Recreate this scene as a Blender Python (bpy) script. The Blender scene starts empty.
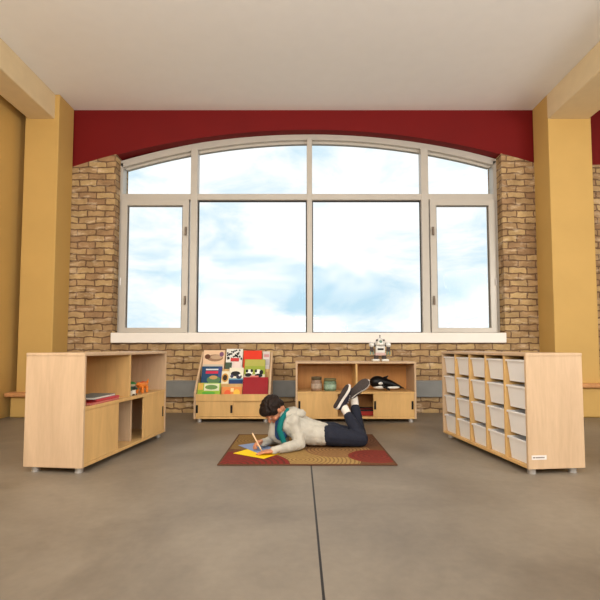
import bpy, bmesh, math, random
from mathutils import Vector, Matrix
random.seed(7)
SC = bpy.context.scene
COL = SC.collection
V = Vector

# ------------------------------------------------------------------ helpers
def lin(r, g, b):
    f = lambda c: (c/255/12.92) if c/255 <= .04045 else ((c/255+.055)/1.055)**2.4
    return (f(r), f(g), f(b), 1)

def N(nt, t, **kw):
    n = nt.nodes.new(t)
    for k, v in kw.items():
        if k in n.inputs: n.inputs[k].default_value = v
        else: setattr(n, k, v)
    return n

def base_mat(name):
    m = bpy.data.materials.new(name); m.use_nodes = True
    nt = m.node_tree
    nt.nodes['Principled BSDF'].inputs['Specular IOR Level'].default_value = .22
    return m, nt, nt.nodes['Principled BSDF']

def plain(name, rgb, rough=.5, metal=0, var=.06, scale=8, bump=0, bscale=60):
    m, nt, p = base_mat(name)
    c = lin(*rgb)
    tc = N(nt, 'ShaderNodeTexCoord')
    ns = N(nt, 'ShaderNodeTexNoise', Scale=scale, Detail=4.0)
    nt.links.new(tc.outputs['Object'], ns.inputs['Vector'])
    rp = N(nt, 'ShaderNodeValToRGB')
    rp.color_ramp.elements[0].position = .3; rp.color_ramp.elements[1].position = .7
    rp.color_ramp.elements[0].color = tuple(x*(1-var) for x in c[:3])+(1,)
    rp.color_ramp.elements[1].color = tuple(min(1, x*(1+var)) for x in c[:3])+(1,)
    nt.links.new(ns.outputs['Fac'], rp.inputs['Fac'])
    nt.links.new(rp.outputs['Color'], p.inputs['Base Color'])
    p.inputs['Roughness'].default_value = rough
    p.inputs['Metallic'].default_value = metal
    if bump:
        n2 = N(nt, 'ShaderNodeTexNoise', Scale=bscale, Detail=5.0)
        nt.links.new(tc.outputs['Object'], n2.inputs['Vector'])
        b = N(nt, 'ShaderNodeBump', Strength=bump, Distance=.01)
        nt.links.new(n2.outputs['Fac'], b.inputs['Height'])
        nt.links.new(b.outputs['Normal'], p.inputs['Normal'])
    return m

def wood(name, rgb, var=.12, rough=.42, grain=(1, 1, .12)):
    m, nt, p = base_mat(name)
    c = lin(*rgb)
    tc = N(nt, 'ShaderNodeTexCoord')
    mp = N(nt, 'ShaderNodeMapping'); mp.inputs['Scale'].default_value = grain
    nt.links.new(tc.outputs['Object'], mp.inputs['Vector'])
    n1 = N(nt, 'ShaderNodeTexNoise', Scale=14.0, Detail=6.0, Distortion=.8)
    n2 = N(nt, 'ShaderNodeTexNoise', Scale=90.0, Detail=3.0)
    for n in (n1, n2): nt.links.new(mp.outputs['Vector'], n.inputs['Vector'])
    mx = N(nt, 'ShaderNodeMix', data_type='FLOAT'); mx.inputs[0].default_value = .3
    nt.links.new(n1.outputs['Fac'], mx.inputs[2]); nt.links.new(n2.outputs['Fac'], mx.inputs[3])
    rp = N(nt, 'ShaderNodeValToRGB')
    rp.color_ramp.elements[0].position = .32; rp.color_ramp.elements[1].position = .68
    rp.color_ramp.elements[0].color = (c[0]*(1-var), c[1]*(1-var*1.15), c[2]*(1-var*1.3), 1)
    rp.color_ramp.elements[1].color = tuple(min(1, x*(1+var*.6)) for x in c[:3])+(1,)
    nt.links.new(mx.outputs[0], rp.inputs['Fac'])
    nt.links.new(rp.outputs['Color'], p.inputs['Base Color'])
    p.inputs['Roughness'].default_value = rough
    return m

def obj(name, bm, m, parent=None, smooth=False, loc=None):
    me = bpy.data.meshes.new(name)
    bmesh.ops.recalc_face_normals(bm, faces=bm.faces)
    bm.to_mesh(me); bm.free()
    if m is not None:
        for x in (m if isinstance(m, (list, tuple)) else [m]): me.materials.append(x)
    if smooth:
        for p in me.polygons: p.use_smooth = True
    o = bpy.data.objects.new(name, me); COL.objects.link(o)
    if parent is not None: o.parent = parent
    if loc is not None: o.location = loc
    return o

def tag(o, label, cat, group=None):
    o['label'] = label; o['category'] = cat
    if group: o['group'] = group
    return o

def structure(o, label=None):
    o['kind'] = 'structure'
    if label: o['label'] = label
    return o

def thing(name, label, cat, loc=(0, 0, 0), rz=0, group=None, rot=None):
    o = bpy.data.objects.new(name, None); COL.objects.link(o)
    o.empty_display_size = .05
    o.location = loc; o.rotation_euler = rot if rot else (0, 0, rz)
    return tag(o, label, cat, group)

def NB(): return bmesh.new()

def box(bm, a, b, bev=0, mi=0, mat=None):
    """box between corners a and b, optional bevel, optional matrix"""
    r = bmesh.ops.create_cube(bm, size=1)
    vs = r['verts']
    for v in vs:
        v.co = V([a[i]+(v.co[i]+.5)*(b[i]-a[i]) for i in range(3)])
    fs = list({f for v in vs for f in v.link_faces})
    for f in fs: f.material_index = mi
    if bev:
        es = list({e for v in vs for e in v.link_edges})
        rr = bmesh.ops.bevel(bm, geom=es, offset=bev, segments=2, affect='EDGES', profile=.5)
        vs = list({v for f in rr['faces'] for v in f.verts} | {v for v in vs if v.is_valid})
        for f in rr['faces']: f.material_index = mi
    if mat is not None:
        for v in vs: v.co = mat @ v.co
    return vs

def cyl(bm, c, r, h, seg=24, axis='z', r2=None, mi=0, mat=None, bev=0):
    """cylinder with its base centre at c"""
    r2 = r if r2 is None else r2
    q = bmesh.ops.create_cone(bm, cap_ends=True, segments=seg, radius1=r, radius2=r2, depth=h)
    vs = q['verts']
    R = {'z': Matrix(), 'x': Matrix.Rotation(math.pi/2, 4, 'Y'), 'y': Matrix.Rotation(-math.pi/2, 4, 'X')}[axis]
    for v in vs: v.co = R @ (v.co+V((0, 0, h/2))) + V(c)
    for f in {f for v in vs for f in v.link_faces}: f.material_index = mi
    if mat is not None:
        for v in vs: v.co = mat @ v.co
    return vs

def ell(bm, c, r, seg=20, rings=14, mi=0, mat=None):
    q = bmesh.ops.create_uvsphere(bm, u_segments=seg, v_segments=rings, radius=1)
    vs = q['verts']
    for v in vs:
        v.co = V((v.co.x*r[0], v.co.y*r[1], v.co.z*r[2])) + V(c)
        if mat is not None: v.co = mat @ v.co
    for f in {f for v in vs for f in v.link_faces}: f.material_index = mi
    return vs

def capsule(bm, p0, r0, p1, r1, sub=2, mi=0):
    tmp = NB()
    for p, r in ((p0, r0), (p1, r1)):
        q = bmesh.ops.create_icosphere(tmp, subdivisions=sub, radius=r)
        for v in q['verts']: v.co += V(p)
    bmesh.ops.convex_hull(tmp, input=tmp.verts)
    bmesh.ops.delete(tmp, geom=[v for v in tmp.verts if not v.link_faces], context='VERTS')
    vm = {v: bm.verts.new(v.co) for v in tmp.verts}
    for f in tmp.faces:
        try:
            g = bm.faces.new([vm[v] for v in f.verts]); g.material_index = mi
        except ValueError: pass
    tmp.free()

def lathe(bm, prof, c=(0, 0, 0), seg=28, mi=0):
    rows = []
    for r, z in prof:
        rows.append([bm.verts.new((c[0]+r*math.cos(2*math.pi*k/seg), c[1]+r*math.sin(2*math.pi*k/seg), c[2]+z)) for k in range(seg)])
    for a, b in zip(rows, rows[1:]):
        for k in range(seg):
            f = bm.faces.new((a[k], a[(k+1) % seg], b[(k+1) % seg], b[k])); f.material_index = mi
    for row in (rows[0], rows[-1]):
        f = bm.faces.new(row); f.material_index = mi

def prism_xz(bm, pts, y0, y1, mi=0):
    a = [bm.verts.new((x, y0, z)) for x, z in pts]; b = [bm.verts.new((x, y1, z)) for x, z in pts]
    n = len(pts)
    fs = [bm.faces.new(a), bm.faces.new(b[::-1])]
    for i in range(n): fs.append(bm.faces.new((a[i], b[i], b[(i+1) % n], a[(i+1) % n])))
    for f in fs: f.material_index = mi
    bmesh.ops.triangulate(bm, faces=fs[:2])

def prism_yz(bm, pts, x0, x1, mi=0):
    a = [bm.verts.new((x0, y, z)) for y, z in pts]; b = [bm.verts.new((x1, y, z)) for y, z in pts]
    n = len(pts)
    fs = [bm.faces.new(a), bm.faces.new(b[::-1])]
    for i in range(n): fs.append(bm.faces.new((a[i], b[i], b[(i+1) % n], a[(i+1) % n])))
    bmesh.ops.triangulate(bm, faces=fs[:2])

def bake(o):
    dg = bpy.context.evaluated_depsgraph_get(); dg.update()
    me = bpy.data.meshes.new_from_object(o.evaluated_get(dg))
    old = o.data; o.modifiers.clear(); o.data = me; me.name = o.name
    bpy.data.meshes.remove(old)
    for p in me.polygons: p.use_smooth = True
    return o

def blob(name, prims, m, parent=None, voxel=.006, it=4, noise=0, nscale=.05, loc=None):
    """one continuous skin around tapered limbs ('c') and ellipsoids ('e')"""
    bm = NB()
    for p in prims:
        if p[0] == 'c': capsule(bm, *p[1:5])
        else: ell(bm, p[1], p[2], mat=(p[3] if len(p) > 3 else None))
    o = obj(name, bm, m, parent, loc=loc)
    r = o.modifiers.new('skin', 'REMESH'); r.mode = 'VOXEL'; r.voxel_size = voxel; r.adaptivity = 0
    s = o.modifiers.new('soft', 'SMOOTH'); s.factor = .5; s.iterations = it
    if noise:
        t = bpy.data.textures.new(name+'_folds', 'CLOUDS'); t.noise_scale = nscale
        d = o.modifiers.new('folds', 'DISPLACE'); d.texture = t; d.strength = noise; d.mid_level = .5
        d.texture_coords = 'LOCAL'
    return bake(o)

# ------------------------------------------------------------------ materials
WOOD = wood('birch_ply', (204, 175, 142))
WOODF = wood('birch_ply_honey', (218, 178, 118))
WOODB = wood('birch_back_bounce_tint', (208, 150, 88))  # amber tint puts shaded warm bounce inside the cabinets into the colour
WOODE = wood('ply_edge', (205, 150, 100), var=.2)
METAL = plain('brushed_steel', (205, 203, 200), .35, .75, .05)
WHITEP = plain('white_plastic', (238, 236, 234), .4, 0, .02)
BLACK = plain('black_plastic', (22, 20, 20), .45)
YEL = plain('ochre_paint', (203, 166, 98), .65, 0, .05, 2.0, .05)
RED = plain('dark_red_paint', (112, 12, 12), .6, 0, .06, 2.0)
CEIL = plain('white_ceiling_paint', (247, 246, 244), .8, 0, .01)
BEAM = plain('cream_beam_paint', (226, 205, 165), .7, 0, .03)
ALU = plain('champagne_aluminium', (192, 186, 176), .35, .1, .02)
SILL = plain('sill_white', (245, 240, 232), .3, 0, .01)
GREY = plain('heater_grey', (134, 136, 134), .45, .1, .06)
DARKG = plain('baseboard_grey', (96, 88, 78), .6)

def brick_mat():
    m, nt, p = base_mat('old_tan_brick')
    tc = N(nt, 'ShaderNodeTexCoord')
    sp = N(nt, 'ShaderNodeSeparateXYZ'); nt.links.new(tc.outputs['Object'], sp.inputs[0])
    ad = N(nt, 'ShaderNodeMath', operation='ADD')
    nt.links.new(sp.outputs['X'], ad.inputs[0]); nt.links.new(sp.outputs['Y'], ad.inputs[1])
    cb = N(nt, 'ShaderNodeCombineXYZ'); nt.links.new(ad.outputs[0], cb.inputs['X']); nt.links.new(sp.outputs['Z'], cb.inputs['Y'])
    nz = N(nt, 'ShaderNodeTexNoise', Scale=9.0, Detail=3.0); nt.links.new(tc.outputs['Object'], nz.inputs['Vector'])
    vm = N(nt, 'ShaderNodeVectorMath', operation='MULTIPLY_ADD')
    vm.inputs[1].default_value = (.045, .05, 0)
    nt.links.new(nz.outputs['Color'], vm.inputs[0]); nt.links.new(cb.outputs[0], vm.inputs[2])
    br = N(nt, 'ShaderNodeTexBrick', Scale=1.0)
    br.inputs['Brick Width'].default_value = .215; br.inputs['Row Height'].default_value = .076
    br.inputs['Mortar Size'].default_value = .0085; br.inputs['Mortar Smooth'].default_value = .35
    br.inputs['Bias'].default_value = -.1
    br.inputs['Color1'].default_value = lin(198, 170, 122)
    br.inputs['Color2'].default_value = lin(160, 128, 96)
    br.inputs['Mortar'].default_value = lin(126, 100, 76)
    nt.links.new(vm.outputs[0], br.inputs['Vector'])
    n2 = N(nt, 'ShaderNodeTexNoise', Scale=5.0, Detail=6.0, Roughness=.7); nt.links.new(tc.outputs['Object'], n2.inputs['Vector'])
    rp = N(nt, 'ShaderNodeValToRGB')
    rp.color_ramp.elements[0].position = .35; rp.color_ramp.elements[0].color = (.62, .58, .56, 1)
    rp.color_ramp.elements[1].position = .68; rp.color_ramp.elements[1].color = (1.15, 1.12, 1.1, 1)
    nt.links.new(n2.outputs['Fac'], rp.inputs['Fac'])
    mx = N(nt, 'ShaderNodeMix', data_type='RGBA', blend_type='MULTIPLY'); mx.inputs[0].default_value = .85
    nt.links.new(br.outputs['Color'], mx.inputs[6]); nt.links.new(rp.outputs['Color'], mx.inputs[7])
    # pale old whitewash left on some bricks
    n3 = N(nt, 'ShaderNodeTexNoise', Scale=7.0, Detail=5.0, Roughness=.65)
    mp = N(nt, 'ShaderNodeMapping'); mp.inputs['Location'].default_value = (3.1, 1.7, .4); mp.inputs['Scale'].default_value = (.7, .7, 2.2)
    nt.links.new(tc.outputs['Object'], mp.inputs['Vector']); nt.links.new(mp.outputs[0], n3.inputs['Vector'])
    r3 = N(nt, 'ShaderNodeValToRGB')
    r3.color_ramp.elements[0].position = .54; r3.color_ramp.elements[0].color = (0, 0, 0, 1)
    r3.color_ramp.elements[1].position = .66; r3.color_ramp.elements[1].color = (.55, .55, .55, 1)
    nt.links.new(n3.outputs['Fac'], r3.inputs['Fac'])
    m2 = N(nt, 'ShaderNodeMix', data_type='RGBA'); m2.inputs[7].default_value = lin(226, 204, 172)
    nt.links.new(r3.outputs['Color'], m2.inputs[0]); nt.links.new(mx.outputs[2], m2.inputs[6])
    nt.links.new(m2.outputs[2], p.inputs['Base Color'])
    p.inputs['Roughness'].default_value = .85
    b = N(nt, 'ShaderNodeBump', Strength=.9, Distance=.012); b.invert = True
    nt.links.new(br.outputs['Fac'], b.inputs['Height'])
    b2 = N(nt, 'ShaderNodeBump', Strength=.5, Distance=.01)
    n4 = N(nt, 'ShaderNodeTexNoise', Scale=40.0, Detail=4.0); nt.links.new(tc.outputs['Object'], n4.inputs['Vector'])
    nt.links.new(n4.outputs['Fac'], b2.inputs['Height']); nt.links.new(b.outputs['Normal'], b2.inputs['Normal'])
    nt.links.new(b2.outputs['Normal'], p.inputs['Normal'])
    return m
BRICK = brick_mat()

def concrete_mat():
    m, nt, p = base_mat('polished_concrete')
    tc = N(nt, 'ShaderNodeTexCoord')
    n1 = N(nt, 'ShaderNodeTexNoise', Scale=1.1, Detail=8.0, Roughness=.62, Distortion=.4)
    n2 = N(nt, 'ShaderNodeTexNoise', Scale=26.0, Detail=5.0)
    for n in (n1, n2): nt.links.new(tc.outputs['Object'], n.inputs['Vector'])
    rp = N(nt, 'ShaderNodeValToRGB')
    rp.color_ramp.elements[0].position = .3; rp.color_ramp.elements[0].color = lin(108, 98, 86)
    rp.color_ramp.elements[1].position = .72; rp.color_ramp.elements[1].color = lin(150, 139, 123)
    nt.links.new(n1.outputs['Fac'], rp.inputs['Fac'])
    r2 = N(nt, 'ShaderNodeValToRGB')
    r2.color_ramp.elements[0].color = (.86, .86, .86, 1); r2.color_ramp.elements[1].color = (1.08, 1.08, 1.08, 1)
    nt.links.new(n2.outputs['Fac'], r2.inputs['Fac'])
    mx = N(nt, 'ShaderNodeMix', data_type='RGBA', blend_type='MULTIPLY'); mx.inputs[0].default_value = 1
    nt.links.new(rp.outputs['Color'], mx.inputs[6]); nt.links.new(r2.outputs['Color'], mx.inputs[7])
    # saw-cut joint running away from the camera
    sp = N(nt, 'ShaderNodeSeparateXYZ'); nt.links.new(tc.outputs['Object'], sp.inputs[0])
    sb = N(nt, 'ShaderNodeMath', operation='SUBTRACT'); sb.inputs[1].default_value = .072
    nt.links.new(sp.outputs['X'], sb.inputs[0])
    ab = N(nt, 'ShaderNodeMath', operation='ABSOLUTE'); nt.links.new(sb.outputs[0], ab.inputs[0])
    lt = N(nt, 'ShaderNodeMath', operation='LESS_THAN'); lt.inputs[1].default_value = .0045
    nt.links.new(ab.outputs[0], lt.inputs[0])
    m2 = N(nt, 'ShaderNodeMix', data_type='RGBA'); m2.inputs[7].default_value = lin(34, 28, 24)
    nt.links.new(lt.outputs[0], m2.inputs[0]); nt.links.new(mx.outputs[2], m2.inputs[6])
    nt.links.new(m2.outputs[2], p.inputs['Base Color'])
    rr = N(nt, 'ShaderNodeMapRange'); rr.inputs['To Min'].default_value = .3; rr.inputs['To Max'].default_value = .55
    nt.links.new(n1.outputs['Fac'], rr.inputs['Value']); nt.links.new(rr.outputs[0], p.inputs['Roughness'])
    return m
CONC = concrete_mat()

def glass_mat():
    m = bpy.data.materials.new('window_glass'); m.use_nodes = True; nt = m.node_tree; nt.nodes.clear()
    o = N(nt, 'ShaderNodeOutputMaterial'); mx = N(nt, 'ShaderNodeMixShader')
    t = N(nt, 'ShaderNodeBsdfTransparent'); t.inputs[0].default_value = (.97, .985, .985, 1)
    g = N(nt, 'ShaderNodeBsdfGlossy'); g.inputs['Roughness'].default_value = .03
    f = N(nt, 'ShaderNodeFresnel', IOR=1.12)
    nt.links.new(f.outputs[0], mx.inputs[0]); nt.links.new(t.outputs[0], mx.inputs[1]); nt.links.new(g.outputs[0], mx.inputs[2])
    nt.links.new(mx.outputs[0], o.inputs[0])
    return m
GLASS = glass_mat()

# ------------------------------------------------------------------ the room
YW = 5.33          # front face of the brick wall
YG = 5.47          # window plane
ZC = 3.66         # ceiling
def red_arch(x): return 3.415 - (x-.12)**2/(2*8.8)
def win_arch(x): return 3.402 - (x-.15)**2/(2*7.9)
def span(a, b, n): return [a+(b-a)*i/n for i in range(n+1)]

bm = NB(); box(bm, (-3.7, -2.6, -.12), (6.5, 5.75, 0)); structure(obj('floor', bm, CONC), 'grey-brown polished concrete floor with a saw-cut joint')
bm = NB(); box(bm, (-3.7, -2.6, ZC), (6.5, 5.75, ZC+.12)); structure(obj('ceiling', bm, CEIL))
bm = NB(); box(bm, (-3.48, -2.6, 0), (-3.225, 5.33, ZC)); structure(obj('wall_left', bm, YEL), 'plain ochre yellow side wall')
bm = NB(); box(bm, (-3.225, -2.6, 0), (-3.213, 4.86, .07), .003); structure(obj('baseboard_left', bm, DARKG))

# brick wall: below the window, two piers, next bay on the right
bm = NB()
JL, JR = -2.225, 2.435
box(bm, (-3.48, YW, 0), (6.5, 5.72, .86))
prism_xz(bm, [(-3.48, .86), (JL, .86)]+[(x, red_arch(x)) for x in span(JL, -2.85, 6)]+[(-3.48, red_arch(-2.85))], YW, 5.72)
prism_xz(bm, [(JR, .86), (6.5, .86), (6.5, 3.02)]+[(x, red_arch(x)) for x in span(2.95, JR, 6)], YW, 5.72)
structure(obj('wall_back', bm, BRICK), 'old tan brick wall around and below the big window')
bm = NB()
xs = [-3.48]+span(-2.85, 2.95, 48)+[6.5]
lo = [(x, red_arch(min(max(x, -2.85), 2.95))) for x in xs]
A = [[bm.verts.new((x, y, z)) for x, z in lo] for y in (YW+.018, 5.72)]
B = [[bm.verts.new((x, y, ZC)) for x, z in lo] for y in (YW+.018, 5.72)]
for i in range(len(xs)-1):
    for q in ((A[0], B[0]), (A[1], B[1]), (A[0], A[1]), (B[0], B[1])):
        bm.faces.new((q[0][i], q[0][i+1], q[1][i+1], q[1][i]))
for i in (0, -1): bm.faces.new((A[0][i], A[1][i], B[1][i], B[0][i]))
structure(obj('wall_back_upper', bm, RED), 'dark red painted wall above the arched window')

bm = NB(); box(bm, (-3.48, -2.75, 0), (6.5, -2.6, ZC)); structure(obj('wall_rear_sky_block', bm, plain('warm_white_paint', (226, 216, 196), .8)))  # unseen rear wall, added to keep sky fill out of the room
bm = NB(); box(bm, (6.5, -2.75, 0), (6.65, 5.72, ZC)); structure(obj('wall_right_sky_block', bm, YEL))  # unseen side wall, likewise added to block the sky fill
# ceiling beams running out from the columns
for i, (x0, x1) in enumerate(((-3.105, -2.80), (2.83, 3.30))):
    bm = NB(); box(bm, (x0, -2.6, 3.37), (x1, 5.02, ZC), .012)
    structure(obj('trim_%d' % (i+1), bm, BEAM), 'cream ceiling beam running out from the %s column' % ('left', 'right')[i])

# columns
for x0, x1, lz, lab in ((-3.135, -2.75, .275, 'ochre painted square column beside the left pier'), (2.83, 3.32, .372, 'brightly lit ochre square column right of the window')):
    c = thing('column', lab, 'column', ((x0+x1)/2, 5.17, 0)); c['kind'] = 'structure'
    w = (x1-x0)/2
    bm = NB(); box(bm, (-w, -.17, lz-.03), (w, .162, ZC-.002), .008); obj('shaft', bm, YEL, c)
    bm = NB(); box(bm, (-w-.025, -.235, 0), (w+.025, .158, lz-.027), .02); obj('plinth', bm, YEL, c)
    bm = NB(); box(bm, (-w-.06, -.29, lz-.047), (w+.07, .158, lz), .016); obj('ledge', bm, WOODE, c)

# baseboard heater under the sill
h = thing('baseboard_heater', 'long low grey heater strip along the brick wall under the window', 'heater', (0, YW, 0))
bm = NB(); box(bm, (-2.62, -.055, .185), (2.72, -.002, .365), .008); obj('casing', bm, GREY, h)
bm = NB(); box(bm, (-2.62, -.062, .352), (2.72, -.002, .378), .004); obj('top_cover', bm, GREY, h)

# ------------------------------------------------------------------ window
bm = NB()
fo = [(x, win_arch(x)+.03) for x in span(2.46, -2.26, 40)]
fi = [(x, win_arch(x)-.055) for x in span(2.395, -2.195, 40)]
def strip(bm, A, B, y0, y1):
    for i in range(len(A)-1):
        q = [A[i], A[i+1], B[i+1], B[i]]
        a = [bm.verts.new((x, y0, z)) for x, z in q]; b = [bm.verts.new((x, y1, z)) for x, z in q]
        bm.faces.new(a); bm.faces.new(b[::-1])
        for k in range(4): bm.faces.new((a[k], b[k], b[(k+1) % 4], a[(k+1) % 4]))
strip(bm, fo, fi, YG, YG+.12)
box(bm, (-2.26, YG, .87), (-2.195, YG+.12, win_arch(-2.22)))
box(bm, (2.395, YG, .87), (2.46, YG+.12, win_arch(2.43)))
box(bm, (-2.26, YG, .87), (2.46, YG+.12, .945))
# inner stop bead
fi2 = [(x, win_arch(x)-.085) for x in span(2.36, -2.16, 40)]
strip(bm, fi, fi2, YG+.05, YG+.1)
W = structure(obj('window_1', bm, ALU), 'wide arched eight-pane window in a pale metal frame')
for x0, x1 in ((-1.352, -1.266), (.084, .15), (1.497, 1.588)):
    bm = NB(); box(bm, (x0, YG-.012, .94), (x1, YG+.1, win_arch((x0+x1)/2)-.03), .006)
    obj('mullion', bm, ALU, W)
for x0, x1 in ((-2.2, -1.35), (-1.268, .086), (.148, 1.5), (1.586, 2.4)):
    bm = NB(); box(bm, (x0, YG-.006, 2.586), (x1, YG+.1, 2.661), .005)
    obj('transom', bm, ALU, W)
    n = 10
    top = [(x, win_arch(x)-.06) for x in span(x1, x0, n)]
    bm = NB(); prism_xz(bm, [(x0, 2.66), (x1, 2.66)]+top, YG+.06, YG+.072); obj('upper_pane', bm, GLASS, W)
for x0, x1 in ((-1.268, .086), (.148, 1.5)):
    bm = NB(); box(bm, (x0, YG+.06, .94), (x1, YG+.072, 2.6)); obj('picture_pane', bm, GLASS, W)
    bm = NB()
    for q in ((x0, x0+.014, .94, 2.6), (x1-.014, x1, .94, 2.6), (x0, x1, .94, .954), (x0, x1, 2.58, 2.6)):
        box(bm, (q[0], YG+.045, q[2]), (q[1], YG+.059, q[3]))
    obj('gasket', bm, BLACK, W)
for x0, x1, hs in ((-2.197, -1.366, 1), (1.597, 2.394, -1)):
    bm = NB()
    y0, y1 = YG-.03, YG+.05
    box(bm, (x0, y0, .945), (x0+.076, y1, 2.588), .005); box(bm, (x1-.076, y0, .945), (x1, y1, 2.588), .005)
    box(bm, (x0+.07, y0, .945), (x1-.07, y1, 1.003), .005); box(bm, (x0+.07, y0, 2.508), (x1-.07, y1, 2.588), .005)
    s = obj('casement', bm, ALU, W)
    bm = NB(); box(bm, (x0+.072, YG+.01, 1.0), (x1-.072, YG+.022, 2.51)); obj('casement_pane', bm, GLASS, s)
    bm = NB()
    for q in ((x0+.076, x0+.086, 1.003, 2.508), (x1-.086, x1-.076, 1.003, 2.508)):
        box(bm, (q[0], YG-.004, q[2]), (q[1], YG+.009, q[3]))
    obj('casement_gasket', bm, DARKG, s)
    xh = x1-.03 if hs == 1 else x0+.03
    for zz in (2.19, 1.34):
        bm = NB(); box(bm, (xh-.014, y0-.012, zz-.05), (xh+.014, y0, zz+.05), .004)
        box(bm, (xh-.009, y0-.035, zz-.06), (xh+.009, y0-.012, zz+.02), .005)
        obj('handle', bm, plain('handle_grey', (120, 108, 96), .4, .4), s)
    xo = x0+.012 if hs == 1 else x1-.012
    bm = NB(); cyl(bm, (xo, y0-.008, 1.52), .009, .09, 12); obj('hinge', bm, METAL, s)
bm = NB(); box(bm, (-2.225, YW-.05, .818), (2.425, YG+.02, .938), .008); obj('sill', bm, SILL, W)

# ------------------------------------------------------------------ cabinets
def feet(c, L, D, hgt, r=.024):
    for x in (.05, L-.05):
        for y in (.05, D-.05):
            bm = NB(); cyl(bm, (x, y, 0), r, hgt+.001, 20); cyl(bm, (x, y, 0), r*1.06, .006, 20)
            obj('foot', bm, METAL, c)

def pull(parent, x, y, z, hgt=.085, wd=.022):
    bm = NB(); box(bm, (x-wd/2, y-.002, z-hgt/2), (x+wd/2, y+.004, z+hgt/2), .0015)
    return obj('finger_pull', bm, BLACK, parent)

def storage(label, loc, rz, L, D, H, zs, doors, pulls, divu, lowdiv):
    c = thing('storage_cabinet', label, 'cabinet', loc, rz)
    t = .019; zb = .036
    bm = NB(); box(bm, (0, 0, zb), (t, D, H-t), .002); obj('side_panel', bm, WOOD, c)
    bm = NB(); box(bm, (L-t, 0, zb), (L, D, H-t), .002); obj('side_panel', bm, WOOD, c)
    bm = NB(); box(bm, (-.003, -.003, H-t), (L+.003, D, H), .003); obj('top_panel', bm, WOOD, c)
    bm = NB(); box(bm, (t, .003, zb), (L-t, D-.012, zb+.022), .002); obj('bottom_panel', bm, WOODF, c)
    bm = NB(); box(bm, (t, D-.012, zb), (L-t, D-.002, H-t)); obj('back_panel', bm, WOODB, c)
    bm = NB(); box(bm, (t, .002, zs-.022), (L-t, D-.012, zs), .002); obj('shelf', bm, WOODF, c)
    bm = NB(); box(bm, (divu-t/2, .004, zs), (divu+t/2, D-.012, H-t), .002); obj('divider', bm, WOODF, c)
    bm = NB(); box(bm, (lowdiv-t/2, .05, zb+.022), (lowdiv+t/2, D-.012, zs-.022), .002); obj('divider', bm, WOOD, c)
    for i, (a, b) in enumerate(doors):
        y = .006 + .018*0
        bm = NB(); box(bm, (a, y, zb+.023), (b, y+.013, zs-.023), .0015); d = obj('door', bm, WOODF, c)
        for px in pulls[i]: pull(d, px, y, (zb+zs)/2)
    feet(c, L, D, zb)
    return c

rzL = math.atan2(.993, .118)
cabL = storage('birch two-door storage cabinet at the left, end panel facing the viewer', (-1.305, 2.738, 0), rzL, 1.205, .385, .728, .400,
        [(.02, .425), (.80, 1.185)], [[], [1.155]], .575, .69)
cabB = storage('low birch two-door storage cabinet under the window behind the lying boy', (-.045, 4.63, 0), 0, 1.235, .37, .617, .311,
        [(.02, .43), (.795, 1.215)], [[.038], [.812, 1.195]], .625, .60)

# bin cabinet on the right
rzR = math.atan2(-.994, .110)
LR, DR, HR = 1.2, .365, .728
cb = thing('bin_cabinet', 'birch cubby cabinet at the right filled with twenty white bins', 'cabinet', (1.228, 3.912, 0), rzR)
t = .019; zb = .036
for x in (0, LR-t):
    bm = NB(); box(bm, (x, 0, zb), (x+t, DR, HR-t), .002); obj('side_panel', bm, WOOD, cb)
bm = NB(); box(bm, (-.003, -.003, HR-t), (LR+.003, DR, HR), .003); obj('top_panel', bm, WOOD, cb)
bm = NB(); box(bm, (t, .002, zb), (LR-t, DR-.012, zb+.019), .002); obj('bottom_panel', bm, WOODF, cb)
bm = NB(); box(bm, (t, DR-.012, zb), (LR-t, DR-.002, HR-t)); obj('back_panel', bm, WOODF, cb)
cw = (LR-t)/5
rows = [.060+.1635*i for i in range(4)]
BH = .138
def runners(bm, x, side):
    for z in rows: box(bm, (x, .02, z+BH-.026), (x+side*.008, DR-.014, z+BH-.0165))
for k in range(1, 5):
    bm = NB(); x = k*cw
    box(bm, (x, .003, zb+.019), (x+t, DR-.012, HR-t), .002)
    runners(bm, x, -1); runners(bm, x+t, 1)
    obj('divider', bm, WOODF, cb)
bm = NB(); runners(bm, t, 1); obj('runner', bm, WOODF, cb)
bm = NB(); runners(bm, LR-t, -1); obj('runner', bm, WOODF, cb)
feet(cb, LR, DR, zb)
# small maker's plate low on the near end panel
bm = NB(); box(bm, (LR, .02, .092), (LR+.002, .115, .118), .0006); pl = obj('name_plate', bm, plain('plate_white', (228, 222, 216), .4), cb)
bm = NB(); xx = .028
for w_ in (.018, .006, .007, .005, .006, .009, .005, .007, .006, .005):
    box(bm, (LR+.002, xx, .1015), (LR+.0026, xx+w_*.8, .1085)); xx += w_
obj('plate_lettering', bm, plain('plate_grey', (120, 108, 104), .5), pl)

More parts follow.
